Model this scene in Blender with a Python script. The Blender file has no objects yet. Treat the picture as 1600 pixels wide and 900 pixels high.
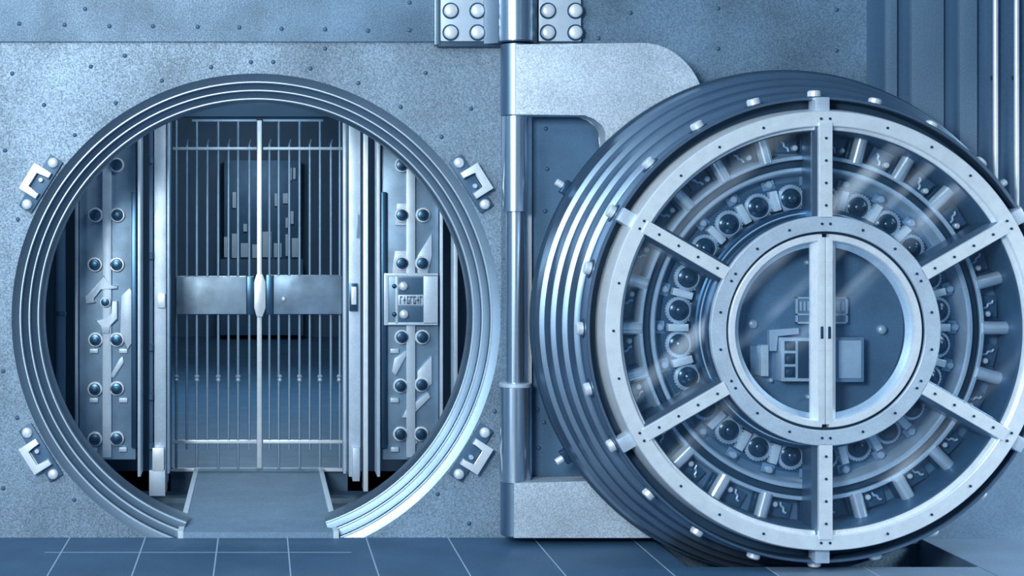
import bpy, bmesh, math, random
from mathutils import Matrix, Vector
random.seed(7)
SC = bpy.context.scene
COL = SC.collection
R = math.radians

# ------------------------------------------------------------------ camera
S, D, EYE = 0.0032, 7.7, 1.6          # metres per unit at the wall, camera distance, eye height
VX, VY = 405.0, 340.0                 # vanishing point of the axis square to the wall
F = D / S
cam = bpy.data.cameras.new('camera'); co = bpy.data.objects.new('camera', cam); COL.objects.link(co)
co.location = (0, -D, EYE); co.rotation_euler = (R(90), 0, 0)
cam.sensor_width = 36; cam.lens = F / 1600 * 36
cam.shift_x = (800 - VX) / 1600; cam.shift_y = -(450 - VY) / 1600
cam.clip_end = 200
SC.camera = co

# ------------------------------------------------------------------ exposure
vs = SC.view_settings
vs.view_transform = 'Standard'; vs.look = 'None'; vs.gamma = 1; vs.exposure = 0.12
try: vs.use_curve_mapping = False
except Exception: pass

# ------------------------------------------------------------------ world: a dim blue hall with diagonal bright bands added behind the camera for glass reflections
w = bpy.data.worlds.new('hall'); SC.world = w; w.use_nodes = True
nt = w.node_tree; nt.nodes.clear()
def N(t, **k):
    n = nt.nodes.new(t)
    for a, b in k.items(): setattr(n, a, b)
    return n
def math_(op, a, b=None):
    n = N('ShaderNodeMath', operation=op)
    for i, v in enumerate((a, b)):
        if v is None: continue
        if isinstance(v, (int, float)): n.inputs[i].default_value = v
        else: nt.links.new(v, n.inputs[i])
    return n.outputs[0]
tc = N('ShaderNodeTexCoord'); sp = N('ShaderNodeSeparateXYZ'); nt.links.new(tc.outputs['Generated'], sp.inputs[0])
x, y, z = sp.outputs
ny = math_('MAXIMUM', math_('MULTIPLY', y, -1.0), 0.05)
q = math_('DIVIDE', math_('SUBTRACT', x, math_('MULTIPLY', z, 1.06)), ny)
rp = N('ShaderNodeValToRGB'); nt.links.new(q, rp.inputs[0])
rp.color_ramp.interpolation = 'LINEAR'
stops = [(0.0, .004), (.268, .004), (.276, .10), (.284, .10), (.291, .004), (.356, .004), (.3615, .30), (.369, .24), (.374, .01), (.393, .004), (.398, .18), (.402, .18),
         (.406, .004), (.428, .004), (.431, .22), (.435, .20), (.439, .03), (.442, .09), (.446, .004), (.555, .004), (.568, .05), (.584, .05), (.588, .34), (.593, .30), (.598, .01), (.64, .004)]
el = rp.color_ramp.elements
while len(el) < len(stops): el.new(0.5)
for e, (p, v) in zip(el, sorted(stops)):
    e.position = p; e.color = (v, v, v, 1)
gate_y = N('ShaderNodeMapRange'); nt.links.new(y, gate_y.inputs[0])
gate_y.inputs[1].default_value = -0.80; gate_y.inputs[2].default_value = -0.88
gate_y.inputs[3].default_value = 0; gate_y.inputs[4].default_value = 1
n2 = N('ShaderNodeTexNoise'); nt.links.new(tc.outputs['Generated'], n2.inputs[0]); n2.inputs['Scale'].default_value = 14; n2.inputs['Detail'].default_value = 2
n2r = N('ShaderNodeMapRange'); nt.links.new(n2.outputs[0], n2r.inputs[0]); n2r.inputs[1].default_value = .40; n2r.inputs[2].default_value = .60; n2r.inputs[3].default_value = .15; n2r.inputs[4].default_value = 1.2
tw = math_('DIVIDE', x, ny)                       # bright upright band added at left, for stripes on round steel
wb = N('ShaderNodeValToRGB'); nt.links.new(math_('MULTIPLY', tw, -0.4), wb.inputs[0])
we = wb.color_ramp.elements
wst = [(0, 0), (.26, 0), (.30, 1), (.44, 1), (.50, 0), (.80, 0), (1, 0)]
while len(we) < len(wst): we.new(.5)
for e, (p, v) in zip(we, wst): e.position = p; e.color = (v, v, v, 1)
zf = N('ShaderNodeMapRange'); nt.links.new(math_('ABSOLUTE', z), zf.inputs[0]); zf.inputs[1].default_value = .55; zf.inputs[2].default_value = .75; zf.inputs[3].default_value = 1.3; zf.inputs[4].default_value = 0
side_band = math_('MULTIPLY', wb.outputs[0], zf.outputs[0])
streak = math_('MULTIPLY', math_('MULTIPLY', math_('MULTIPLY', rp.outputs[0], gate_y.outputs[0]), n2r.outputs[0]), 11.0)
up = N('ShaderNodeMapRange'); nt.links.new(z, up.inputs[0]); up.inputs[1].default_value = -0.3; up.inputs[2].default_value = 0.9
ga = N('ShaderNodeMix', data_type='RGBA')
nt.links.new(up.outputs[0], ga.inputs[0])
ga.inputs[6].default_value = (.028, .085, .165, 1); ga.inputs[7].default_value = (.075, .17, .30, 1)
nz = N('ShaderNodeTexNoise'); nt.links.new(tc.outputs['Generated'], nz.inputs[0]); nz.inputs['Scale'].default_value = 2.2; nz.inputs['Detail'].default_value = 3
nr = N('ShaderNodeMapRange'); nt.links.new(nz.outputs[0], nr.inputs[0]); nr.inputs[1].default_value = .38; nr.inputs[2].default_value = .66; nr.inputs[3].default_value = .35; nr.inputs[4].default_value = 1.9
bg1 = N('ShaderNodeBackground'); nt.links.new(ga.outputs[2], bg1.inputs[0]); sx_ = N('ShaderNodeMapRange'); nt.links.new(x, sx_.inputs[0]); sx_.inputs[1].default_value = -.9; sx_.inputs[2].default_value = .9; sx_.inputs[3].default_value = 1.5; sx_.inputs[4].default_value = .55
nt.links.new(math_('MULTIPLY', nr.outputs[0], sx_.outputs[0]), bg1.inputs[1])
bg2 = N('ShaderNodeBackground'); bg2.inputs[0].default_value = (.72, .86, 1, 1); nt.links.new(math_('ADD', streak, side_band), bg2.inputs[1])
ad = N('ShaderNodeAddShader'); nt.links.new(bg1.outputs[0], ad.inputs[0]); nt.links.new(bg2.outputs[0], ad.inputs[1])
ow = N('ShaderNodeOutputWorld'); nt.links.new(ad.outputs[0], ow.inputs[0])

# ------------------------------------------------------------------ lamps of the hall and added unseen lights
def area(name, loc, target, size, power, col, sy=None):
    l = bpy.data.lights.new(name, 'AREA'); l.energy = power; l.color = col; l.size = size
    if sy: l.shape = 'RECTANGLE'; l.size_y = sy
    o = bpy.data.objects.new(name, l); COL.objects.link(o); o.location = loc
    o.rotation_euler = (Vector(target) - Vector(loc)).to_track_quat('-Z', 'Y').to_euler()
    return o
area('hall_lamp', (-1.7, -7.0, 2.9), (1.1, 0, .9), 1.3, 325, (.90, .97, 1.0))
area('frame_highlight', (-3.9, -5.3, 4.5), (.6, 0, .8), .9, 80, (.90, .97, 1.0), .7)  # unseen, added for a highlight on the frame's lower right
area('hall_lamp_side', (-1.2, -3.2, 4.6), (1.6, -0.2, 1.6), 0.5, 34, (.94, .97, .98), 1.6)
area('hall_fill_right', (5.6, -2.2, 2.3), (3.9, -.2, .1), 1.0, 22, (.86, .95, 1.0)).data.spread = R(75)  # unseen fill, added to brighten the right wall and floor
area('vault_lamp', (0, 6.0, 2.9), (0, 6.0, 0), 1.0, 95, (.62, .84, 1.0))
area('vestibule_fill', (.0, .42, 2.30), (.0, 1.25, .9), .5, 7, (.84, .95, 1.0))  # unseen fill, added to brighten the bolt panels
area('vestibule_fill_rear', (0, 1.72, 2.34), (0, 1.72, 0), .9, 2.2, (.55, .80, 1.0))  # unseen fill, added to lift the dark gaps around the bolt panels

# ------------------------------------------------------------------ materials
MATS = {}
def mat(name, base, metal=0.0, rough=0.5, var=0.0, scale=6.0, grain=0.0, gscale=220.0, bump=0.0, brush=None, spec=0.5):
    m = bpy.data.materials.new(name); m.use_nodes = True; t = m.node_tree; n = t.nodes; b = n['Principled BSDF']
    b.inputs['Base Color'].default_value = (*base, 1); b.inputs['Metallic'].default_value = metal
    b.inputs['Roughness'].default_value = rough; b.inputs['Specular IOR Level'].default_value = spec
    c = n.new('ShaderNodeTexCoord'); src = None
    def noise(sc, det, mapping=None):
        x_ = n.new('ShaderNodeTexNoise'); x_.inputs['Scale'].default_value = sc; x_.inputs['Detail'].default_value = det
        if mapping:
            mp = n.new('ShaderNodeMapping'); mp.inputs['Scale'].default_value = mapping
            t.links.new(c.outputs['Object'], mp.inputs[0]); t.links.new(mp.outputs[0], x_.inputs[0])
        else: t.links.new(c.outputs['Object'], x_.inputs[0])
        return x_.outputs[0]
    def rng(v, lo, hi, a, b_):
        r_ = n.new('ShaderNodeMapRange'); t.links.new(v, r_.inputs[0])
        for i, q_ in enumerate((lo, hi, a, b_)): r_.inputs[i+1].default_value = q_
        return r_.outputs[0]
    def mul(a_, b_):
        k = n.new('ShaderNodeMath'); k.operation = 'MULTIPLY'; t.links.new(a_, k.inputs[0]); t.links.new(b_, k.inputs[1]); return k.outputs[0]
    f = None
    if var: f = rng(noise(scale, 4), .3, .7, 1-var, 1+var)
    if grain:
        g = rng(noise(gscale, 2), .3, .7, 1-grain, 1+grain); f = mul(f, g) if f else g
    if brush:
        g = rng(noise(1.0, 3, brush), .3, .7, .82, 1.18); f = mul(f, g) if f else g
    if f:
        hs = n.new('ShaderNodeHueSaturation'); hs.inputs['Color'].default_value = (*base, 1); t.links.new(f, hs.inputs['Value'])
        t.links.new(hs.outputs[0], b.inputs['Base Color'])
        rr = rng(f, .7, 1.3, min(1, rough*1.12), rough*.88); t.links.new(rr, b.inputs['Roughness'])
    if bump:
        bp = n.new('ShaderNodeBump'); bp.inputs['Strength'].default_value = bump; bp.inputs['Distance'].default_value = .004
        t.links.new(noise(gscale*.5, 3), bp.inputs['Height']); t.links.new(bp.outputs[0], b.inputs['Normal'])
    MATS[name] = m
    return m
steel_wall = mat('rolled_steel_wall', (.205, .30, .395), .2, .55, .28, 1.7, .42, 170, .25)
steel_head = mat('rolled_steel_header', (.15, .25, .355), .2, .5, .34, 2.2, .38, 170, .2)
steel_shaded = mat('shaded_steel_panel', (.085, .185, .31), .25, .55, .15, 5, .14, 150)
steel_arm = mat('ground_steel_arm', (.52, .63, .73), .2, .5, .24, 2.6, .34, 170, .2)
polish = mat('polished_steel', (.60, .73, .84), .92, .24, .05, 10)
inner = mat('inner_plate_paint', (.125, .235, .36), .1, .5, .12, 6, .12, 220)
bright = mat('bright_nickel', (.84, .93, .99), .35, .35, .06, 20, .08, 260)
satin = mat('satin_nickel', (.56, .69, .81), .35, .42, .10, 9, .12, 260)
ringst = mat('dark_ring_steel', (.19, .28, .37), .92, .38, .12, 3, .10, 200)
rimst = mat('turned_rim_steel', (.21, .315, .43), .9, .36, .10, 4, .06, 200)
dark = mat('blackened_steel', (.028, .072, .128), .3, .5, .1, 8)
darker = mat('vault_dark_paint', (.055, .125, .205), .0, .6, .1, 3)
midp = mat('mid_blue_plate', (.062, .14, .235), .3, .5, .12, 6, .12, 220)
gatest = mat('gate_bar_steel', (.30, .45, .60), .4, .4, .08, 20)
rollerd = mat('roller_dark_steel', (.022, .06, .11), .3, .22)
rodst = mat('rod_nickel', (.90, .96, 1.0), .6, .22)
boxm = mat('lock_box_steel', (.30, .42, .53), .3, .42, .40, 5, .10, 200)
boxd = mat('lock_box_steel_dull', (.20, .31, .43), .3, .42, .34, 6, .10, 200)
boltd = mat('dark_bolt_steel', (.05, .125, .215), .8, .3, .05, 20)
panel = mat('plated_panel', (.22, .35, .48), .35, .36, .25, 6, .08, 220)
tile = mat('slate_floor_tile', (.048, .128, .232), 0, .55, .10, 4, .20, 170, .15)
tile_lit = mat('lit_floor_tile', (.18, .28, .40), 0, .55, .10, 4, .20, 170, .15)  # paler copy of the tile: brighter light on the right floor, as colour
grout = mat('pale_grout', (.42, .54, .66), 0, .7, .06, 30)
rampm = mat('threshold_mat', (.17, .28, .40), 0, .65, .06, 6, .22, 170, .2)
pilast = mat('side_wall_paint', (.12, .21, .31), .1, .55, .10, 2, .16, 150)
pildark = mat('side_wall_dark_trim', (.06, .135, .235), .1, .55, .08, 3, .1, 150)
dadom = mat('side_wall_dado', (.20, .31, .43), .1, .5, .14, 2.5, .18, 150)
cream = mat('pale_card', (.62, .74, .83), 0, .6, .05, 10)
glass = bpy.data.materials.new('plate_glass'); glass.use_nodes = True
t = glass.node_tree; t.nodes.clear()
tr = t.nodes.new('ShaderNodeBsdfTransparent'); tr.inputs[0].default_value = (.93, .97, 1, 1)
gl = t.nodes.new('ShaderNodeBsdfGlossy'); gl.inputs['Roughness'].default_value = .015; gl.inputs[0].default_value = (.9, .97, 1, 1)
mx = t.nodes.new('ShaderNodeMixShader'); mx.inputs[0].default_value = .055
oo = t.nodes.new('ShaderNodeOutputMaterial')
t.links.new(tr.outputs[0], mx.inputs[1]); t.links.new(gl.outputs[0], mx.inputs[2]); t.links.new(mx.outputs[0], oo.inputs[0])

# ------------------------------------------------------------------ mesh helpers
def W(px, py, h):
    """point at distance h in front of the wall seen along the line through (px, py)"""
    k = (D - h) / D * S
    return Vector(((px - VX) * k, -h, EYE - (py - VY) * k))
class MB:
    def __init__(s): s.bm = bmesh.new()
    def poly(s, pts): return s.bm.faces.new([s.bm.verts.new(p) for p in pts])
    def box(s, a, b, ch=0.0):
        lo = [min(a[i], b[i]) for i in range(3)]; hi = [max(a[i], b[i]) for i in range(3)]
        v = [s.bm.verts.new((X, Y, Z)) for X in (lo[0], hi[0]) for Y in (lo[1], hi[1]) for Z in (lo[2], hi[2])]
        fs = [s.bm.faces.new([v[i] for i in f]) for f in ((0,1,3,2),(4,6,7,5),(0,4,5,1),(2,3,7,6),(0,2,6,4),(1,5,7,3))]
        if ch:
            es = set(e for f in fs for e in f.edges)
            bmesh.ops.bevel(s.bm, geom=list(es), offset=ch, segments=2, affect='EDGES', profile=.6)
        return s
    def obox(s, M, size, ch=0.0):
        n0 = set(s.bm.verts)
        s.box([-q_/2 for q_ in size], [q_/2 for q_ in size], ch)
        bmesh.ops.transform(s.bm, matrix=M, verts=[v for v in s.bm.verts if v not in n0]); return s
    def px(s, x0, y0, x1, y1, h0, h1, ch=0.0):
        """box whose front face (h1) covers the rectangle x0..x1, y0..y1 and whose back is at h0"""
        a = W(x0, y0, h1); b = W(x1, y1, h1)
        return s.box((a.x, -h0, a.z), (b.x, -h1, b.z), ch)
    def prism(s, pts, y0, y1, ch=0.0):
        """pts: (x, z) outline, extruded from y0 to y1"""
        a = [s.bm.verts.new((p[0], y0, p[1])) for p in pts]; b = [s.bm.verts.new((p[0], y1, p[1])) for p in pts]
        n = len(pts)
        fs = [s.bm.faces.new(a), s.bm.faces.new(b[::-1])]
        side = [s.bm.faces.new((a[i], b[i], b[(i+1) % n], a[(i+1) % n])) for i in range(n)]
        if ch:
            es = list(fs[0].edges) + list(fs[1].edges)
            bmesh.ops.bevel(s.bm, geom=es, offset=ch, segments=2, affect='EDGES', profile=.6)
        return s
    def lathe(s, prof, c=(0, 0), seg=192, a0=0.0, a1=360.0, closed=False):
        """prof: (radius, h) spun about the axis square to the wall through (x, z) = c"""
        full = abs(a1 - a0) >= 359.9
        n = seg if full else seg + 1
        rings = []
        for (r_, h_) in prof:
            if r_ < 1e-6: rings.append([s.bm.verts.new((c[0], -h_, c[1]))]); continue
            rings.append([s.bm.verts.new((c[0] + r_*math.cos(R(a0 + (a1-a0)*i/seg)), -h_, c[1] + r_*math.sin(R(a0 + (a1-a0)*i/seg)))) for i in range(n)])
        pairs = list(zip(rings, rings[1:])) + ([(rings[-1], rings[0])] if closed else [])
        for A, B in pairs:
            for i in range(seg):
                j = (i+1) % n
                if len(A) == 1 and len(B) == 1: continue
                if len(A) == 1: s.bm.faces.new((A[0], B[j], B[i]))
                elif len(B) == 1: s.bm.faces.new((A[i], A[j], B[0]))
                else: s.bm.faces.new((A[i], A[j], B[j], B[i]))
        if not full and closed:
            s.bm.faces.new([q_[0] for q_ in rings]); s.bm.faces.new([q_[-1] for q_ in rings][::-1])
        return s
    def cyl(s, p0, p1, r0, r1=None, seg=24, ch=0.0):
        p0 = Vector(p0); p1 = Vector(p1); r1 = r0 if r1 is None else r1
        d = p1 - p0; L = d.length; Q = d.to_track_quat('Z', 'Y').to_matrix().to_4x4(); Q.translation = p0
        prof = [(0, 0), (r0, 0), (r1, L), (0, L)]
        if ch: prof = [(0, 0), (r0-ch, 0), (r0, ch), (r1, L-ch), (r1-ch, L), (0, L)]
        return s.spin(prof, Q, seg)
    def spin(s, prof, M, seg=24):
        """prof: (radius, z) about local z, placed by M"""
        rings = []
        for r_, z_ in prof:
            if r_ < 1e-7: rings.append([s.bm.verts.new(M @ Vector((0, 0, z_)))])
            else: rings.append([s.bm.verts.new(M @ Vector((r_*math.cos(2*math.pi*i/seg), r_*math.sin(2*math.pi*i/seg), z_))) for i in range(seg)])
        for A, B in zip(rings, rings[1:]):
            for i in range(seg):
                j = (i+1) % seg
                if len(A) == 1 and len(B) == 1: continue
                if len(A) == 1: s.bm.faces.new((A[0], B[i], B[j]))
                elif len(B) == 1: s.bm.faces.new((A[j], A[i], B[0]))
                else: s.bm.faces.new((A[i], B[i], B[j], A[j]))
        return s
    def dome(s, p, r_, hh, seg=16, flat=0.0):
        """a round head on a face that looks towards the camera"""
        M = Matrix.Translation(Vector(p)) @ Matrix.Rotation(R(90), 4, 'X')
        pr = [(r_, -0.002), (r_, flat)] + [(r_*math.cos(R(a)), flat + hh*math.sin(R(a))) for a in (25, 50, 72)] + [(0, flat + hh)]
        return s.spin(pr, M, seg)
WM = {}
def setp(o, label=None, cat=None, group=None, kind=None):
    for k, v in (('label', label), ('category', cat), ('group', group), ('kind', kind)):
        if v: o[k] = v
    return o
def place(o, parent, M):
    WM[o] = M
    if parent is not None:
        o.parent = parent; M = WM[parent].inverted() @ M
    o.matrix_basis = M
def empty(name, loc, label, cat, group=None):
    o = bpy.data.objects.new(name, None); COL.objects.link(o); o.empty_display_size = .1
    place(o, None, Matrix.Translation(Vector(loc))); return setp(o, label, cat, group)
def add(name, mb, mats, parent=None, M=None, smooth=35, flat=False):
    bm = mb.bm
    bmesh.ops.recalc_face_normals(bm, faces=bm.faces)
    if M is None:
        vs_ = [v.co for v in bm.verts]
        lo = [min(v[i] for v in vs_) for i in range(3)]; hi = [max(v[i] for v in vs_) for i in range(3)]
        o_ = Vector(((lo[0]+hi[0])/2, (lo[1]+hi[1])/2, lo[2]))
        M = Matrix.Translation(o_); bmesh.ops.translate(bm, vec=-o_, verts=bm.verts)
    me = bpy.data.meshes.new(name); bm.to_mesh(me); bm.free()
    for m in (mats if isinstance(mats, (list, tuple)) else [mats]): me.materials.append(m)
    if not flat:
        me.shade_smooth(); me.set_sharp_from_angle(angle=R(smooth))
    o = bpy.data.objects.new(name, me); COL.objects.link(o); place(o, parent, M); return o
def again(o, parent, M):
    c = o.copy(); COL.objects.link(c); place(c, parent, M); return c
def struct(name, mb, m, parent=None, **k):
    o = add(name, mb, m, parent, **k); o['kind'] = 'structure'; return o

# ================================================================== THE SETTING
HC = W(400, 497, 0); HX, HZ = HC.x, HC.z           # centre of the round opening
HR = 382 * S
DX, DZ, = 790 * S, EYE - 158 * S                    # centre of the open door
# ---- back wall with the round hole
def wall_with_hole(x0, x1, z0, z1, hx, hz, r_, seg=192):
    m = MB(); ang = [2*math.pi*i/seg for i in range(seg)]
    ca = [math.atan2(z - hz, x_ - hx) % (2*math.pi) for x_ in (x0, x1) for z in (z0, z1)]
    ang = sorted(set(ang + ca))
    inn, out = [], []
    for a in ang:
        c_, s_ = math.cos(a), math.sin(a)
        tt = min([((x1-hx)/c_) if c_ > 1e-9 else 1e9, ((x0-hx)/c_) if c_ < -1e-9 else 1e9, ((z1-hz)/s_) if s_ > 1e-9 else 1e9, ((z0-hz)/s_) if s_ < -1e-9 else 1e9])
        inn.append((hx + r_*c_, hz + r_*s_)); out.append((hx + tt*c_, hz + tt*s_))
    vi = [m.bm.verts.new((p[0], 0, p[1])) for p in inn]; vo = [m.bm.verts.new((p[0], 0, p[1])) for p in out]
    wi = [m.bm.verts.new((p[0], .10, p[1])) for p in inn]; wo = [m.bm.verts.new((p[0], .10, p[1])) for p in out]
    n = len(ang)
    for i in range(n):
        j = (i+1) % n
        m.bm.faces.new((vi[i], vo[i], vo[j], vi[j])); m.bm.faces.new((wi[i], wi[j], wo[j], wo[i])); m.bm.faces.new((vi[i], vi[j], wi[j], wi[i])); m.bm.faces.new((vo[i], wo[i], wo[j], vo[j]))
    return m
xl = W(-60, 0, 0).x; xcol = W(783, 0, 0).x; xr = W(2400, 0, 0).x
wall = struct('wall_back', wall_with_hole(xl, xcol, -.16, 4.2, HX, HZ, HR), steel_wall)
wr = MB(); wr.box((xcol, 0, -.3), (xr, .10, 4.2)); wall_r = struct('wall_hinge_side', wr, steel_head)
hd = MB(); hd.box((xl, 0, W(0, 66, 0).z), (W(682, 0, 0).x, -.022, 4.2), .004); header = struct('trim_1', hd, steel_head)
dm = MB(); dm.px(829, 150, 1440, 850, -.002, .012); shaded_plate = struct('trim_2', dm, steel_shaded)  # dark plate behind the hinge arms, their shade painted into its colour
sp_ = MB(); sp_.px(823, 150, 831, 760, -.002, .05, .002); strip = struct('trim_3', sp_, bright)
# rivets of the wall plates
rv = MB(); rv.dome((0, 0, 0), .011, .007, 12)
riv = None
def rivet(px_, py_, h, par):
    global riv
    M = Matrix.Translation(W(px_, py_, h))
    if riv is None: riv = add('rivet', rv, midp, par, M)
    else: again(riv, par, M)
for p in [(19,115),(69,164),(117,211),(181,161),(142,104),(195,87),(253,126),(330,105),(392,97),(427,97),(485,107),(560,130),(626,167),(665,114),(736,170),(690,214),(508,76),(27,653),(5,763),(116,781),(773,643),(684,772),(733,818),(5,580),(8,235),(28,343)]:
    rivet(*p, 0, wall)
for p in [(30,37),(101,39),(171,41),(239,41),(309,42),(374,43),(440,45),(508,46),(575,48),(640,47),(133,14),(640,4)]:
    rivet(*p, .022, header)
for p in [(1122,13),(1122,76),(1307,15),(1307,79),(935,60),(985,20)]:
    rivet(*p, 0, wall_r)
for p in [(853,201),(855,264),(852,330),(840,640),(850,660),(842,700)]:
    rivet(*p, .012, shaded_plate)

# ---- floor: tiles with pale joints, a pit under the door
xs_ = sorted([(p - VX) * S for p in (-260, -133, -10, 109, 227, 341, 449, 572, 700, 833, 985, 1130, 1270, 2300)])
gw = .0065
def hp(py): k = (py - VY) / 500.0; return D * (1 - 1/k)
h1 = hp(863); PL, PR_, PF = 612*S, 1029*S, hp(886)
cutx = sorted(set([xl-.4, 6.5] + [v for x_ in xs_ for v in (x_-gw/2, x_+gw/2)] + [W(70,863,h1).x, W(549,863,h1).x, PL, PR_, PR_+.007]))
cuth = sorted(set([0, h1-.006, h1+.006, PF, 1.1, 1.11, 3.2]))
fl = MB(); gv = {}
def fv(x_, h): 
    k = (round(x_, 5), round(h, 5))
    if k not in gv: gv[k] = fl.bm.verts.new((x_, -h, 0))
    return gv[k]
for i in range(len(cutx)-1):
    for j in range(len(cuth)-1):
        xa, xb, ha, hb = cutx[i], cutx[i+1], cuth[j], cuth[j+1]; xm, hm = (xa+xb)/2, (ha+hb)/2
        if PL < xm < PR_ and hm < PF: continue
        f = fl.bm.faces.new((fv(xa, ha), fv(xb, ha), fv(xb, hb), fv(xa, hb)))
        g = any(abs(xm - x_) < gw/2 for x_ in xs_) or (abs(hm - h1) < .006 and W(70,863,h1).x < xm < W(549,863,h1).x)
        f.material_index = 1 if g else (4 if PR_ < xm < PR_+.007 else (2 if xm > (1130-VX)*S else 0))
for (pa, pb, pc, pd) in [((PL,0,0),(PL,-PF,0),(PL,-PF,-.3),(PL,0,-.3)), ((PR_,0,0),(PR_,-PF,0),(PR_,-PF,-.3),(PR_,0,-.3)), ((PL,-PF,0),(PR_,-PF,0),(PR_,-PF,-.3),(PL,-PF,-.3)), ((PL,0,-.3),(PR_,0,-.3),(PR_,-PF,-.3),(PL,-PF,-.3))]:
    fl.poly((pa, pb, pc, pd)).material_index = 3
floor = struct('floor', fl, [tile, grout, tile_lit, inner, pildark], flat=True)

# ---- right-hand part of the wall: dark grooves and pale pilasters above a plain dado
DY = 520
struct('trim_4', MB().px(1340, DY, 2400, 850, -.002, .03, .006), dadom)
n5 = 5
for (xa, xb, h_, mt) in ((1355, 1385, .008, pildark), (1385, 1402, .035, pilast), (1402, 1425, .008, pildark), (1425, 1475, .04, pilast), (1475, 1500, .012, pildark), (1500, 1527, .04, pilast), (1527, 2400, .006, pildark)):
    struct('trim_%d' % n5, MB().px(xa, -460, xb, DY, -.002, h_, .003), mt); n5 += 1
for i, p in enumerate((1555.5, 1588.5)):
    a = W(p, DY, .045); b = W(p, -460, .045); a.z += .004
    rod = empty('vertical_rail', a, ['left of the two polished upright rails on the wall by the right edge', 'right of the two polished upright rails on the wall by the right edge'][i], 'rail', 'polished rails on the wall')
    m = MB(); m.cyl(a, b, .0125, seg=20); add('rail_tube', m, bright, rod)
    f = MB(); f.cyl(a, a + Vector((0, 0, .02)), .022, seg=20, ch=.004); add('foot_flange', f, satin, rod)
    z_ = W(0, 122, 0).z; f = MB(); f.box((a.x-.008, -.006, z_-.01), (a.x+.008, -.045, z_+.01), .003); add('wall_clip', f, boltd, rod)

# ================================================================== ROUND OPENING FRAME
fr = empty('vault_door_frame', (HX, 0, 0), 'round stepped steel door frame set in the riveted wall, left of the hinge', 'door frame')
rr = [382, 369, 366.5, 355, 352.5, 341, 338.5, 334]
sc = lambda h: D / (D - h)
pr = [(HR, .001)]
hcur = .001; lips = []
for i in range(3):
    h_ = hcur - .018; ra = rr[1+2*i]*S/sc(h_); pr.append((ra, h_)); rl = rr[2+2*i]*S/sc(h_); pr += [(rl, h_-.002), (rl-.001, h_-.030)]; lips.append((ra, h_)); hcur = h_-.030
pr += [(rr[7]*S/sc(hcur-.02), hcur-.02), (rr[7]*S/sc(hcur-.02), hcur-.14)]
A0, A1 = -71.3, 251.3
m = MB(); m.lathe(pr, (HX, HZ), 256, A0, A1); add('stepped_ring', m, ringst, fr, smooth=25)
for ra, h_ in lips:
    m = MB(); m.lathe([(ra+.0005, h_-.004), (ra+.0005, h_+.004), (ra-.0045, h_+.004), (ra-.0045, h_-.004)], (HX, HZ), 256, A0, A1, closed=True); add('seal_lip', m, satin, fr)

# ---- four latch brackets around the frame
names = {148: 'upper left of the round opening', 32: 'upper right of the round opening', 212: 'lower left of the round opening', 328: 'lower right of the round opening'}
bp = MB(); bp.box((.000, 0, -.150), (.075, -.022, .150), .004)
bw = MB()
bw.prism([(.115, -.075), (.115, .075), (.015, .075), (.015, .043), (.083, .043), (.083, -.043), (.015, -.043), (.015, -.075)], -.020, -.062, .004)
bi = MB(); bi.cyl((.045, -.02, -.018), (.045, -.05, -.018), .012, seg=16, ch=.003)
bb = MB(); bb.dome((.04, -.022, .122), .026, .012, 24, .012); bb2 = MB(); bb2.dome((.04, -.022, -.122), .026, .012, 24, .012)
proto = None
for a in (148, 32, 212, 328):
    M = Matrix.Translation((HX, 0, HZ)) @ Matrix.Rotation(-R(a), 4, 'Y') @ Matrix.Translation((HR + .006, 0, 0))
    o = empty('latch_bracket', M.translation, 'bolted latch bracket with bright open clasp, at the ' + names[a], 'bracket', 'latch brackets around the opening')
    if proto is None:
        proto = [add('base_plate', bp, midp, o, M), add('clasp', bw, bright, o, M), add('pin', bi, satin, o, M), add('bolt_head', bb, bright, o, M), add('bolt_head', bb2, bright, o, M)]
    else:
        for q_ in proto: again(q_, o, M)

# ================================================================== INSIDE THE VAULT
# shell of the vestibule and the strong room
HV = -2.05
v0 = -.70
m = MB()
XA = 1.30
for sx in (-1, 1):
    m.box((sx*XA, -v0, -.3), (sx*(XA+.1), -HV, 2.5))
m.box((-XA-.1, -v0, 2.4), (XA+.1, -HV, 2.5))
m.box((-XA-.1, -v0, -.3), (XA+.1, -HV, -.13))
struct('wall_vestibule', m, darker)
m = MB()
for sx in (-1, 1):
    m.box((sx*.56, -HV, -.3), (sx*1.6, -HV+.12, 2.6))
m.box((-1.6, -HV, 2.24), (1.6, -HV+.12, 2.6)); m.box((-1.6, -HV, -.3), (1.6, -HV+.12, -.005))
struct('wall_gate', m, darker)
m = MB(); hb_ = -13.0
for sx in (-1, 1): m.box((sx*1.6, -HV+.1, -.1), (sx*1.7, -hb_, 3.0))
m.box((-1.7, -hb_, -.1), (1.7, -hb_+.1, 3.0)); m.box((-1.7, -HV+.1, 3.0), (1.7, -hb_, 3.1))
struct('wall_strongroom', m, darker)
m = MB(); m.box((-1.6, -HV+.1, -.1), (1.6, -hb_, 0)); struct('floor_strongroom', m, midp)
# threshold
m = MB(); m.box((-.392, -.012, -.125), (.384, 1.95, .030), .003)
th = empty('threshold_bridge', (0, 1.0, 0), 'plain light walkway bridge leading through the round opening to the gate', 'walkway')
add('deck', m, rampm, th)
for x_ in (-.392, .384):
    m = MB(); m.box((x_-.014, -.016, -.05), (x_+.014, 1.95, .036), .002); add('edge_strip', m, cream, th)

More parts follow.
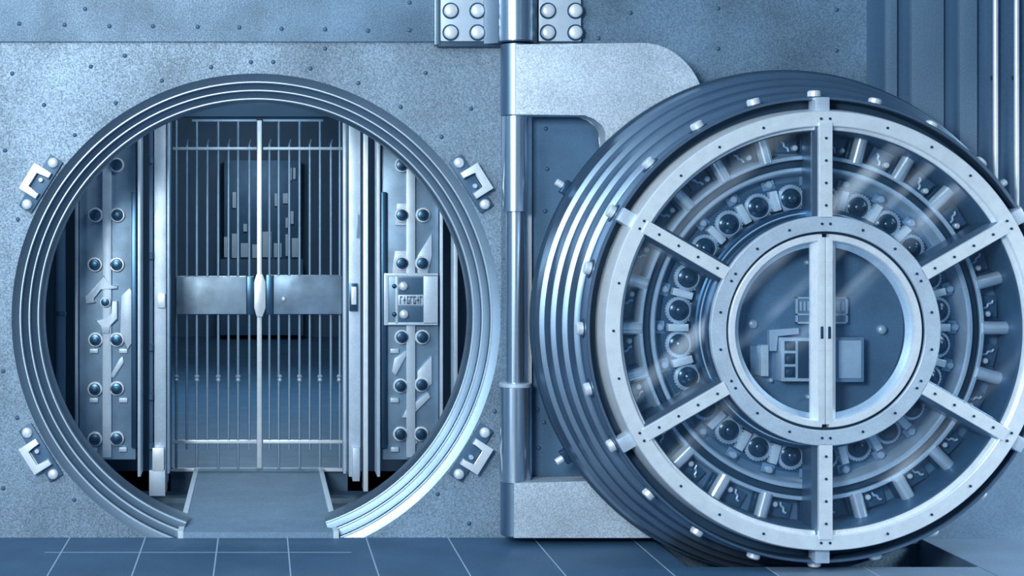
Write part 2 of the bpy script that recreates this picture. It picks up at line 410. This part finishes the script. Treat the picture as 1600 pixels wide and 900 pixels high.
# ---- bolt panels left and right of the gate
HP = -1.2
def bolt_panel(side):
    Lx = (lambda v: v) if side < 0 else (lambda v: 809 - v)
    root = empty('bolt_panel', W(Lx(166), 735, HP), ['tall plated bolt panel with paired round bolts, left of the barred gate', 'tall plated bolt panel with a nameplate box, right of the barred gate'][side > 0], 'panel', None)
    m = MB(); m.px(min(Lx(124), Lx(212)), 175, max(Lx(124), Lx(212)), 718, HP-.12, HP, .003); add('backplate', m, panel, root)
    m = MB(); m.px(min(Lx(160), Lx(174)), 180, max(Lx(160), Lx(174)), 715, HP, HP+.03, .004); add('centre_strip', m, satin, root)
    for xa, xb, h_ in ((117, 121, .05), (215, 219.5, .08)):
        m = MB(); m.px(min(Lx(xa), Lx(xb)), 160, max(Lx(xa), Lx(xb)), 745, HP-.12, HP+h_, .002); add('edge_flange', m, satin, root)
    m = MB(); m.px(min(Lx(205), Lx(213)), 300, max(Lx(205), Lx(213)), 700, HP, HP+.05, .003); add('side_rib', m, boltd, root)
    # catches: short L shaped pieces and levers
    for (yy, w_) in ((545, 13), (622, 13), (699, 12)):
        for xc in (140, 186):
            if side > 0 and xc == 140: continue
            m = MB(); m.px(min(Lx(xc), Lx(xc+w_)), yy, max(Lx(xc), Lx(xc+w_)), yy+7, HP, HP+.02, .002); add('catch', m, satin, root)
    if side < 0:
        m = MB()
        pts = [W(a, b, HP) for a, b in ((163,430),(172,446),(184,446),(184,451),(158,451),(146,466),(150,472),(136,474),(134,462),(150,448))]
        m.prism([(p.x, p.z) for p in pts], -HP, -HP-.035, .003); add('lever', m, satin, root)
        m = MB(); pts = [W(a, b, HP) for a, b in ((176,470),(184,470),(184,498),(172,508),(172,520),(160,520),(160,508),(150,500),(168,497),(176,490))]
        m.prism([(p.x, p.z) for p in pts], -HP, -HP-.045, .003); add('lever', m, satin, root)
        m = MB(); pts = [W(a, b, HP) for a, b in ((190,462),(203,450),(210,460),(210,530),(200,545),(188,520))]
        m.prism([(p.x, p.z) for p in pts], -HP, -HP-.02, .003); add('cover_plate', m, satin, root)
        m = MB(); pts = [W(a, b, HP) for a, b in ((172,588),(186,562),(192,556),(194,566),(178,590))]
        m.prism([(p.x, p.z) for p in pts], -HP, -HP-.02, .003); add('lever', m, satin, root)
    else:
        for poly_ in (((620,318),(640,318),(640,352),(617,352)), ((617,392),(640,392),(640,427),(612,427)), ((652,400),(674,365),(674,400),(668,427),(652,427)), ((612,580),(616,560),(634,548),(634,556),(618,586)), ((652,580),(674,556),(674,600),(652,612)), ((634,640),(668,612),(672,620),(640,652),(628,652)), ((642,704),(642,676),(652,690))):
            m = MB(); pts = [W(a, b, HP) for a, b in poly_]
            m.prism([(p.x, p.z) for p in pts], -HP, -HP-.018, .002); add('lock_plate', m, satin, root)
    kn = MB(); kn.cyl((0, 0, 0), (0, -.012, 0), .043, seg=32, ch=.004)
    kb = MB(); kb.spin([(0.033, 0), (.033, .02), (.030, .028), (.018, .030), (.016, .036), (0, .038)], Matrix.Rotation(R(90), 4, 'X'), 28)
    first = None
    L_ = [(183,258),(150,336),(184,336),(149,413),(183,413),(150,530),(183,530),(149,607),(183,606),(149,685),(183,684)]
    if side > 0: L_ = [(627,258),(627,336),(660,336),(627,411),(659,411),(627,526),(659,526),(625,602),(658,600),(625,677),(657,677)]
    else: L_.append((166, 471))
    for (a, b) in L_:
        M = Matrix.Translation(W(a, b, HP) + Vector((0, -.018, 0)))
        if (a, b) == (166, 471): M = Matrix.Translation(W(a, b, HP) + Vector((0, -.05, 0))) @ Matrix.Scale(.72, 4)
        if first is None:
            k = add('bolt_collar', kn, bright, root, M); n_ = add('bolt_knob', kb, boltd, k, M @ Matrix.Translation((0, -.010, 0))); first = (k, n_)
        else:
            k = again(first[0], root, M); again(first[1], k, M @ Matrix.Translation((0, -.010, 0)))
    if side > 0:
        b_ = MB(); b_.px(600, 430, 684, 506, HP, HP+.05, .004); nb = add('nameplate_box', b_, panel, root)
        for (x0, y0, x1, y1, mt, hh) in ((600,430,607,506,satin,.058),(618,430,622,506,satin,.056),(662,430,684,506,satin,.056),(600,427,684,432,satin,.056),(600,504,684,508,satin,.056),(622,461,662,477,satin,.056)):
            b_ = MB(); b_.px(x0, y0, x1, y1, HP+.03, HP+hh, .002); add('box_frame', b_, mt, nb)
        for (x0, y0, x1, y1) in ((623,434,661,460),(623,479,661,503)):
            b_ = MB(); b_.px(x0, y0, x1, y1, HP+.03, HP+.052, .001); add('box_recess', b_, midp, nb)
        for a, b in ((630, 447), (631, 491)):
            b_ = MB(); b_.dome(W(a, b, HP+.052), .026, .016, 24, .01); add('box_button', b_, bright, nb)
        for a, b in ((616, 447), (616, 491)):
            b_ = MB(); b_.dome(W(a, b, HP+.054), .013, .01, 16, .006); add('box_screw', b_, boltd, nb)
        b_ = MB()      # worn, unreadable raised lettering on the nameplate
        for x_, kind in ((625,0),(630,1),(636,2),(641,0),(646,2),(651,1),(656,0)):
            if kind != 1: b_.px(x_, 463, x_+1.2, 475, HP+.054, HP+.06)
            b_.px(x_, 463 + 5*(kind % 2), x_+4, 465 + 5*(kind % 2), HP+.054, HP+.06)
            if kind == 2: b_.px(x_+2.8, 468, x_+4, 475, HP+.054, HP+.06); b_.px(x_, 473, x_+4, 475, HP+.054, HP+.06)
            if kind == 1: b_.px(x_+1.6, 463, x_+2.8, 475, HP+.054, HP+.06)
        add('raised_lettering', b_, midp, nb, flat=True)
bolt_panel(-1); bolt_panel(1)
# ---- dim upright pipes beyond the panels
for i, (x0, x1, y0, y1, lab) in enumerate(((88, 102, 330, 640, 'dim upright steel post in the shadow at the far left inside the opening'),)):
    a = W((x0+x1)/2, y0, -1.0); b = W((x0+x1)/2, y1+160, -1.0)
    t_ = empty('corner_post', b, lab, 'post'); m = MB(); m.cyl(b, (a.x, a.y, 2.2), .027, seg=20); add('tube', m, midp, t_)
    z5 = W(0, 490, -1.0).z; m = MB(); m.cyl((a.x, a.y, z5-.012), (a.x, a.y, z5+.012), .031, seg=20, ch=.003); add('collar', m, boltd, t_)
m = MB(); m.px(709.5, 320, 715, 640, -1.1, -.95, .002); o = add('edge_bar', m, satin); setp(o, 'thin bright upright bar in the shadow at the far right inside the opening', 'bar')
# ---- gate jambs
HJ = -1.36
for side in (-1, 1):
    root = empty('gate_jamb', W(250 if side < 0 else 553, 765, HJ), 'pale upright steel jamb on the %s side of the barred gate' % ('left' if side < 0 else 'right'), 'jamb', 'jambs of the barred gate')
    if side < 0:
        spec = (('jamb_face', 241, 150, 259.5, 762, .0, -.25, satin), ('inner_edge', 261, 150, 265, 740, .02, -.1, gatest), ('outer_edge', 233, 150, 239, 745, .01, -.1, midp), ('floor_shoe', 233, 735, 258, 775, .04, -.2, satin), ('strike_plate', 246, 459, 258, 481, .03, -.05, bright), ('floor_latch', 238, 700, 256, 736, .05, -.05, bright))
    else:
        spec = (('jamb_face', 545, 150, 563, 745, .0, -.25, satin), ('inner_edge', 536.5, 150, 541, 740, .02, -.1, satin), ('outer_edge', 568, 150, 575, 768, .03, -.1, bright), ('floor_shoe', 551, 700, 562, 752, .04, -.2, satin), ('strike_plate', 546, 443, 559, 486, .03, -.05, boltd), ('rub_plate', 557, 335, 562, 372, .012, -.02, panel))
    for (nm, a, b, c_, d_, f_, k_, mt) in spec:
        m = MB(); m.px(a, b, c_, d_, HJ+k_, HJ+f_, .002); add(nm, m, mt, root)
    if side < 0:
        for yy in (250, 400, 543, 620, 697):
            m = MB(); a = W(236, yy, HJ+.03); m.cyl(a + Vector((0, 0, -.02)), a + Vector((0, 0, .02)), .015, seg=16, ch=.003); add('hinge_knuckle', m, midp, root)
    else:
        m = MB(); m.px(549, 448, 557, 476, HJ, HJ+.05, .003); add('latch_tongue', m, bright, root)

# ---- the barred gate, two leaves
HG = -2.02
k_ = (D-HG)/D*S
def vbar(mb, px_, y0, y1, w=.0075):
    a = W(px_, y0, HG); b = W(px_, y1, HG); mb.cyl(b, a, w, seg=12)
for side in (-1, 1):
    root = empty('gate_leaf', W(340 if side < 0 else 470, 736, HG), ['left leaf of the barred gate, with bright meeting post and plain lock box', 'right leaf of the barred gate, lock box with small round keyhole boss'][side > 0], 'gate', 'leaves of the barred gate')
    tall = (275.5, 307.5, 341, 372) if side < 0 else (435.5, 468, 500, 531)
    short = (292, 324, 357, 389.5) if side < 0 else (421, 452, 484, 517)
    for b_ in tall:
        m = MB(); vbar(m, b_, 188, 734, .0085); add('tall_bar', m, gatest, root)
    for b_ in short:
        m = MB(); vbar(m, b_, 226, 702, .008)
        p0 = W(b_, 226, HG); p1 = W(b_+1.2, 218, HG-.0); m.cyl(p0, p1 + Vector((.004, -.02, 0)), .008, .003, seg=12); add('short_bar', m, gatest, root)
    x0, x1 = (270, 401) if side < 0 else (411, 540)
    for nm, yy, hh, mt in (('upper_rail', 232, 4.5, satin), ('lower_rail', 690.5, 5, bright), ('bottom_rail', 734.5, 5, bright)):
        m = MB(); m.px(x0, yy-hh/2, x1, yy+hh/2, HG-.02, HG+.012, .002); add(nm, m, mt, root)
    m = MB(); m.px(300 if side < 0 else 411, 186.5, 401 if side < 0 else 505, 190, HG-.02, HG+.008, .001); add('top_rail', m, gatest, root)
    m = MB(); xx = (275, 385) if side < 0 else (427.5, 534); m.px(xx[0], 432 - (side > 0)*1.5, xx[1], 491, HG-.05, HG+.05, .006); lb = add('lock_box', m, boxm if side < 0 else boxd, root)
    m = MB(); m.px(*((386, 432, 396, 491) if side < 0 else (416, 430, 426, 491)), HG-.03, HG+.03, .002); add('box_edge', m, boltd, root)
    if side > 0:
        m = MB(); m.dome(W(443, 467, HG+.05), .016, .01, 20, .008); add('keyhole_boss', m, bright, lb)
    for b_ in (((275.5, 307.5, 341, 372)) if side < 0 else (437, 468, 500, 530)):
        m = MB(); p = W(b_, 591, HG+.012); q_ = Matrix.Translation(p)
        m.spin([(0, -.026), (.008, -.024), (.016, -.012), (.010, 0), (.018, .012), (.010, .022), (0, .026)], q_, 12); add('bar_knuckle', m, satin, root)
    if side < 0:
        m = MB(); m.px(401.5, 188, 409, 733, HG-.02, HG+.03, .004); add('meeting_post', m, bright, root)
        m = MB(); pts = [W(a, b, HG) for a, b in ((401,428),(410,428),(415,440),(415,480),(410,494),(401,494),(397,480),(397,440))]
        m.prism([(p.x, p.z) for p in pts], -HG-.02, -HG-.06, .004); add('lock_handle', m, bright, root)
# ---- lit cabinet at the far end of the strong room
HB = -12.6
cb = empty('deposit_cabinet', W(407, 525, HB), 'dim cabinet with pale drawer fronts at the far end behind the gate', 'cabinet')
m = MB(); m.px(350, 250, 468, 405, HB-.3, HB, .01); add('cabinet_body', m, midp, cb)
m = MB(); m.px(344, 405, 474, 524, HB-.35, HB+.1, .01); add('base', m, darker, cb)
for (x0, y0, x1, y1) in ((350,370,358,402),(362,365,370,403),(376,380,388,402),(394,382,403,403),(410,362,424,402),(428,380,440,402),(446,366,452,400),(456,372,466,402),(363,300,369,325),(429,302,437,322),(442,302,450,318),(452,262,456,282),(458,262,462,280),(453,330,459,350),(446,340,450,356),(380,350,386,362)):
    m = MB(); m.px(x0, y0, x1, y1, HB, HB+.04, .004); add('drawer_front', m, cream, cb)
area('cabinet_lamp', (0, 10.6, 2.6), W(407, 350, HB), .4, 14, (.7, .87, 1))

# ================================================================== CRANE HINGE
HX_ = W(805, 0, .12).x                                  # hinge axis
HA = .196
br = empty('hinge_bracket', (HX_, 0, 2.5), 'heavy bolted hinge bracket fixed high on the wall, above the hinge post', 'bracket')
m = MB(); zt = 2.9; zb = W(0, 66, .12).z
m.cyl((HX_, -.12, zb), (HX_, -.12, zt), .084, seg=48, ch=.003); add('bearing', m, polish, br)
m = MB(); m.cyl((HX_+.003, -.12, zb-.004), (HX_+.003, -.12, zb+.004), .088, seg=48, ch=.001); add('bearing_lip', m, dark, br)
for sx, x0, x1, c0, c1 in ((-1, 679, 756, 756, 786), (1, 842, 908, 824, 842)):
    m = MB(); m.px(x0, -80, x1, 64.5, 0, .045, .004); pl = add('wing_plate', m, satin, br)
    m = MB(); a = W(c0, 0, .045).x; b = W(c1, 0, .10).x
    if sx < 0: pts = [(a, -.005), (b, -.005), (b, -.11), (b-.02, -.09), (a, -.05)]
    else: pts = [(a, -.005), (b, -.005), (b, -.05), (a+.01, -.10), (a, -.11)]
    lo_ = [m.bm.verts.new((p[0], p[1], zb)) for p in pts]; hi_ = [m.bm.verts.new((p[0], p[1], zt)) for p in pts]
    for i in range(5): m.bm.faces.new((lo_[i], lo_[(i+1) % 5], hi_[(i+1) % 5], hi_[i]))
    m.bm.faces.new(lo_); m.bm.faces.new(hi_[::-1]); add('cheek', m, ringst, br)
    if sx < 0:
        m = MB(); m.px(679, -80, 688, 70, 0, .055, .003); add('plate_edge', m, ringst, br)
        m = MB(); m.px(685, 65, 784, 73, 0, .05, .003); add('shadow_strip', m, dark, br)  # dark strip standing in for the shadow line under the bracket
    for bx in ((704, 746) if sx < 0 else (856, 899)):
        for by in (17, 51, -40):
            m = MB(); m.dome(W(bx, by, .045), .033, .010, 28, .014); add('bolt_head', m, bright, br)
            m = MB(); p = W(bx, by, .045); m.cyl(p, p + Vector((0, -.004, 0)), .041, seg=28); add('washer', m, boltd, br)
# yoke
yk = empty('crane_hinge', (HX_, -.12, .03), 'round upright hinge post with broad steel arms reaching behind the open vault door', 'hinge')
def zz(py): return W(0, py, .12).z
for nm, r_, y0, y1, mt in (('rod', .0455, 182, 751, polish), ('upper_sleeve', .064, 181, 331, polish), ('lower_sleeve', .076, 600, 752, polish)):
    m = MB(); m.cyl((HX_, -.12, zz(y1)), (HX_, -.12, zz(y0)), r_, seg=48, ch=.003); add(nm, m, mt, yk)
m = MB(); m.cyl((HX_, -.12, zz(604)), (HX_, -.12, zz(598)), .079, seg=48, ch=.002); add('sleeve_rim', m, satin, yk)
def yp(px_, py_): p = W(px_, py_, HA); return (p.x, p.z)
out = [yp(806, 69), yp(960, 67.5), yp(1000, 67)]
for i in range(1, 13):
    a = R(90 - i*7.5); out.append(yp(1000 + 103*math.cos(a), 178 - 112*math.sin(a)))
out += [yp(1112, 700), yp(1112, 841), yp(803, 841), yp(803, 753), yp(948, 753), yp(948, 232)]
for i in range(1, 10):
    a = R(i*10); out.append(yp(914 + 34*math.cos(a), 222 - 42*math.sin(a)))
out += [yp(806, 180)]
m = MB(); m.prism(out, -.05, -HA, .006); add('arm_plate', m, steel_arm, yk)
for y0, y1, nm in ((69, 181, 'upper_knuckle'), (752, 841, 'lower_knuckle')):
    a, b = zz(y1), zz(y0)
    if y0 > 700: a = .04
    m = MB(); m.cyl((HX_, -.12, a), (HX_, -.12, b), .0725, seg=64, ch=.003); add(nm, m, rimst, yk)

# ================================================================== THE VAULT DOOR
CD = (DX, DZ)
TD = Matrix.Translation((DX, 0, DZ))
door = empty('vault_door', (DX, -.5, 0), 'great round vault door swung open, its glazed bolt work facing out, right of the hinge', 'vault door')
def rad(a): return TD @ Matrix.Rotation(-R(a), 4, 'Y')
HF = .825
m = MB(); m.lathe([(1.17, .224), (1.205, .224), (1.218, .232), (1.218, .272), (1.214, .277), (1.20, .277)], CD, 256); add('flange_edge', m, dark, door, smooth=25)
pr = [(0, .2), (.55, .2), (.55, .224), (1.19, .226), (1.206, .275)]
r0, h0 = 1.218, .275
for i in range(4):
    pr += [(r0-.010, h0+.004), (r0-.026, h0+.078), (r0-.034, h0+.080)]
    r0 -= .0385; h0 += .0815
pr += [(1.058, .604), (1.052, .608), (1.052, .744), (1.037, .744), (1.037, .66), (.985, .66)]
m = MB(); m.lathe(pr, CD, 256); add('stepped_body', m, rimst, door, smooth=25)
m = MB(); m.lathe([(1.052, .744), (1.053, .752), (1.049, .758), (1.040, .758), (1.037, .752), (1.037, .744)], CD, 256, closed=True); add('rim_lip', m, rimst, door, smooth=25)
m = MB(); m.lathe([(1.0365, .74), (1.0365, .665), (.994, .665)], CD, 256); add('groove', m, dark, door)
m = MB(); m.lathe([(.99, .655), (.998, .70), (.996, .745), (.982, .820), (.978, HF), (.918, HF), (.914, HF-.004), (.914, .797), (.900, .794), (.897, .788)], CD, 256); add('face_ring', m, bright, door, smooth=25)
m = MB(); m.lathe([(.897, .79), (.893, .782), (.893, .54)], CD, 256); add('recess_wall', m, midp, door)
m = MB(); m.lathe([(0, .56), (.895, .56)], CD, 192); add('back_plate', m, inner, door)
# inner ring of the glazed centre
m = MB(); m.lathe([(.513, .79), (.513, .828), (.509, .832), (.447, .832), (.444, .829), (.444, .80)], CD, 192); add('centre_ring', m, satin, door, smooth=25)
m = MB(); m.lathe([(.548, .56), (.548, .70), (.540, .705), (.5135, .708), (.5135, .80)], CD, 192); add('ring_flange', m, boltd, door, smooth=25)
m = MB(); m.lathe([(.531, .7045), (.531, .7095), (.525, .7095), (.525, .7045)], CD, 192); add('flange_bead', m, satin, door)
m = MB(); m.lathe([(.4435, .815), (.4435, .80), (.433, .80), (.433, .60)], CD, 192); add('ring_rebate', m, dark, door, smooth=25)
# spokes
sk = MB()
sw_ = MB()
for mb_, pts in ((sk, [(-.029, -.806), (-.030, -.830), (-.028, -.832), (.028, -.832), (.030, -.830), (.029, -.806)]), (sw_, [(-.046, -.66), (-.046, -.780), (-.0285, -.808), (.0285, -.808), (.046, -.780), (.046, -.66)])):
    a_ = [mb_.bm.verts.new((.506, p[1], p[0])) for p in pts]; b_ = [mb_.bm.verts.new((.93, p[1], p[0])) for p in pts]
    for i in range(6): mb_.bm.faces.new((a_[i], a_[(i+1) % 6], b_[(i+1) % 6], b_[i]))
    mb_.bm.faces.new(a_); mb_.bm.faces.new(b_[::-1])
spoke = add('spoke', sk, bright, door, rad(90), smooth=20); web = add('spoke_web', sw_, rimst, spoke, rad(90), smooth=20)
for a in (30, 150, 210, 270, 330): again(web, again(spoke, door, rad(a)), rad(a))
# screws
sm = MB(); sm.cyl((0, 0, 0), (0, -.004, 0), .0062, seg=10)
screw = None
def scr(a, r_, h, off=0.0):
    global screw
    M = rad(a) @ Matrix.Translation((r_, -h, off))
    if screw is None: screw = add('screw', sm, boltd, door, M)
    else: again(screw, door, M)
for k in range(6):
    a = 30 + 60*k
    for r_ in (.56, .66, .76, .86): scr(a, r_, .832)
    for d_ in (-1.2, 1.2, -17, 17, 30): scr(a + d_, .947, HF)
    for d_ in (-2.2, 2.2, 20, 40): scr(a + d_, .478, .832)
# blocks bridging the groove
gb = MB(); gb.box((.97, -.70, -.033), (1.047, -.79, .033), .006)
g0 = None
for a in (90, 150, 210, 270, 330, 30):
    if g0 is None: g0 = add('groove_block', gb, satin, door, rad(a))
    else: again(g0, door, rad(a))
# locking bolts round the rim, 24
sc_ = MB(); sc_.spin([(0, 0), (.045, 0), (.045, .004), (.038, .006), (0, .006)], Matrix.Translation((1.0505, -.675, 0)) @ Matrix.Rotation(R(90), 4, 'Y'), 28)
bt = MB(); bt.spin([(.030, 0), (.030, .022), (.024, .028), (0, .028)], Matrix.Translation((1.056, -.684, 0)) @ Matrix.Rotation(R(90), 4, 'Y'), 28)
s0 = None
for k in range(24):
    M = rad(15*k)
    if s0 is None:
        s0 = add('bolt_socket', sc_, dark, door, M); b0 = add('locking_bolt', bt, bright, s0, M)
    else: again(b0, again(s0, door, M), M)
# lugs on the flange that meet the wall brackets
lg = MB(); lg.box((1.205, -.21, -.035), (1.245, -.262, .035), .004); lc = MB(); lc.cyl((1.245, -.236, 0), (1.285, -.236, 0), .017, seg=18, ch=.003)
l0 = None
for a in (148, 212, 32, 328):
    if l0 is None: l0 = add('latch_lug', lg, boltd, door, rad(a)); c0 = add('lug_pin', lc, bright, l0, rad(a))
    else: again(c0, again(l0, door, rad(a)), rad(a))
# ---- bolt work seen through the glass
HI = .63
m = MB(); m.lathe([(.700, .56), (.715, .648), (.722, .655), (.735, .655), (.737, .652), (.737, .615), (.772, .615), (.772, .652), (.775, .655), (.788, .655), (.792, .648), (.80, .56)], CD, 192); add('raceway', m, satin, door, smooth=25)
m = MB(); m.lathe([(.7375, .640), (.7375, .6165), (.7715, .6165), (.7715, .640)], CD, 192); add('raceway_channel', m, dark, door)
m = MB(); m.lathe([(.545, .575), (.672, .575), (.672, .562)], CD, 192); add('roller_track', m, midp, door)
rd = MB(); rd.cyl((.78, -.640, 0), (.897, -.640, 0), .030, seg=28)
rc = MB(); rc.box((.790, -.56, -.036), (.893, -.60, .036), .004)
ro = MB(); ro.spin([(.061, 0)] + [(.061, .02), (.050, .03), (.049, .022), (0, .022)], Matrix.Translation((.598, -.585, 0)) @ Matrix.Rotation(R(90), 4, 'X'), 40)
# scalloped edge: small teeth
for i in range(28):
    t_ = 2*math.pi*i/28; ro.cyl((.598 + .061*math.cos(t_), -.588, .061*math.sin(t_)), (.598 + .061*math.cos(t_), -.604, .061*math.sin(t_)), .0042, seg=6)
rh = MB(); rh.spin([(.047, 0), (.047, .003), (.038, .008), (.030, .010), (.024, .012), (.022, .03), (.012, .036), (0, .037)], Matrix.Translation((.598, -.606, 0)) @ Matrix.Rotation(R(90), 4, 'X'), 32)
bk = MB(); bk.box((.555, -.58, -.017), (.648, -.628, .017), .004)
st = MB(); st.spin([(.017, 0), (.017, .026), (.012, .032), (0, .033)], Matrix.Translation((.680, -.575, 0)) @ Matrix.Rotation(R(90), 4, 'X'), 20)
stb = MB(); stb.box((.655, -.565, -.03), (.698, -.58, .03), .003)
cs = MB(); cs.spin([(.013, 0), (.013, .03), (.009, .034), (0, .035)], Matrix.Translation((.826, -.585, .062)) @ Matrix.Rotation(R(90), 4, 'X'), 18)
cw = MB()
pth = [(.81, .088), (.828, .094), (.832, .108), (.85, .112), (.854, .124)]
for (x0, z0), (x1, z1) in zip(pth, pth[1:]): cw.cyl((x0, -.60, z0), (x1, -.60, z1), .0055, seg=8)
cl = MB(); cl.box((.805, -.56, .045), (.88, -.588, .145), .004)
F0 = {}
for k in range(24):
    a = 15*k
    for nm, mb_, mt, ang, par in (('bolt_rod', rd, rodst, a, None), ('rod_guide', rc, boltd, a, 'bolt_rod'), ('roller', ro, satin, a + 7.5, None), ('roller_hub', rh, rollerd, a + 7.5, 'roller'),
                               ('roller_block', bk, bright, a, None), ('stud_base', stb, panel, a, None), ('stud', st, satin, a, 'stud_base'), ('cell_plate', cl, midp, a, None), ('cell_stud', cs, bright, a, 'cell_plate'), ('spring_clip', cw, satin, a, 'cell_plate')):
        P = door if par is None else F0[(par, 'last')]
        if nm not in F0: o = add(nm, mb_, mt, P, rad(ang)); F0[nm] = o
        else: o = again(F0[nm], P, rad(ang))
        F0[(nm, 'last')] = o
# ---- glazed centre: time locks on a plate, behind two glass half doors
HQ = .62
m = MB(); m.lathe([(0, HQ), (.434, HQ), (.434, HQ-.03)], CD, 128); add('lock_plate', m, inner, door)
def dpx(name, x0, y0, x1, y1, hb, hf, mt, par, ch=.003):
    m = MB(); m.px(x0, y0, x1, y1, hb, hf, ch); return add(name, m, mt, par)
tl = dpx('time_lock', 1221, 528, 1284, 596, HQ, .70, satin, door)
for (x0, y0, x1, y1) in ((1226,533,1243,548),(1226,552,1243,569),(1226,573,1243,590)):
    dpx('dial_window', x0, y0, x1, y1, .69, .703, boltd, tl, .002)
for py_ in (541, 561, 582):
    m = MB(); m.dome(W(1234, py_, .703), .017, .004, 20, .003); add('dial', m, dark, tl)
dpx('movement_window', 1247, 533, 1280, 591, .69, .703, dark, tl, .002)
t2 = dpx('time_lock', 1305, 527, 1350, 597, HQ, .70, panel, door)
dpx('time_lock_cover', 1310, 532, 1346, 591, .69, .706, satin, t2, .003)
np_ = dpx('number_plate', 1244, 464, 1325, 506, HQ, HQ+.03, panel, door)
for (x0, y0, x1, y1) in ((1244,464,1325,467),(1244,503,1325,506),(1244,464,1247,506),(1322,464,1325,506),(1244,490,1325,493)):
    dpx('plate_border', x0, y0, x1, y1, HQ+.02, HQ+.036, satin, np_, .001)
for x_ in (1250, 1256, 1262, 1268, 1309, 1316):
    dpx('worn_mark', x_, 471, x_+3, 486, HQ+.025, HQ+.033, satin, np_, .0008)
m = MB(); pts = [W(a, b, HQ+.02) for a, b in ((1200,515),(1246,512),(1246,522),(1212,524),(1212,548),(1200,548))]
m.prism([(p.x, p.z) for p in pts], -HQ, -HQ-.04, .003); add('angle_bracket', m, satin, door)
dpx('lever_bar', 1189, 539, 1201, 588, HQ, HQ+.05, bright, door)
dpx('lever_housing', 1172, 540, 1188, 586, HQ, HQ+.02, panel, door)
for a, b in ((1175, 506), (1377, 515), (1203, 594), (1262, 620), (1260, 410)):
    m = MB(); m.dome(W(a, b, HQ), .022 if b in (506, 515) else .012, .012, 20, .012); add('plate_stud', m, satin, door)
for sx in (-1, 1):
    pr = [(.400, .79), (.400, .818), (.405, .826), (.428, .826), (.432, .822), (.432, .79)]
    m = MB()
    a0, a1 = ((92.2, 267.8) if sx < 0 else (-87.8, 87.8)); m.lathe(pr, CD, 96, a0, a1, closed=True)
    leaf = add('glass_door', m, bright, door, smooth=25)
    m = MB(); x0, x1 = ((DX-.032, DX-.0015) if sx < 0 else (DX+.0015, DX+.032)); m.box((x0, -.79, DZ-.418), (x1, -.827, DZ+.418), .003); add('meeting_stile', m, bright, leaf)
    m = MB(); xa = x0 if sx < 0 else x1; xb = xa + sx*.026
    pts = [(xa, -.80), (xa, -.818), (xb, -.79), (xb, -.78)]
    lo_ = [m.bm.verts.new((p[0], p[1], DZ-.40)) for p in pts]; hi_ = [m.bm.verts.new((p[0], p[1], DZ+.40)) for p in pts]
    for i in range(4): m.bm.faces.new((lo_[i], lo_[(i+1) % 4], hi_[(i+1) % 4], hi_[i]))
    m.bm.faces.new(lo_); m.bm.faces.new(hi_[::-1]); add('stile_bevel', m, bright, leaf)
    m = MB(); m.lathe([(.402, .806), (.402, .79), (.375, .778), (.375, .772), (.402, .772)], CD, 96, a0+2, a1-2, closed=True); add('glazing_bead', m, satin, leaf)
    m = MB(); xm = (x0+x1)/2; m.box((xm-.006, -.825, DZ-.035), (xm+.006, -.831, DZ+.02), .002); add('finger_pull', m, boltd, leaf)
    m = MB(); m.lathe([(.004, .795), (.401, .795), (.401, .789), (.004, .789)], CD, 96, a0+.4, a1-.4, closed=True); add('pane', m, glass, leaf)
for k in range(6):
    a = 30 + 60*k
    m = MB(); m.lathe([(.512, .782), (.896, .782), (.896, .776), (.512, .776)], CD, 40, a+2.2, a+57.8, closed=True); add('glass_pane', m, glass, door)
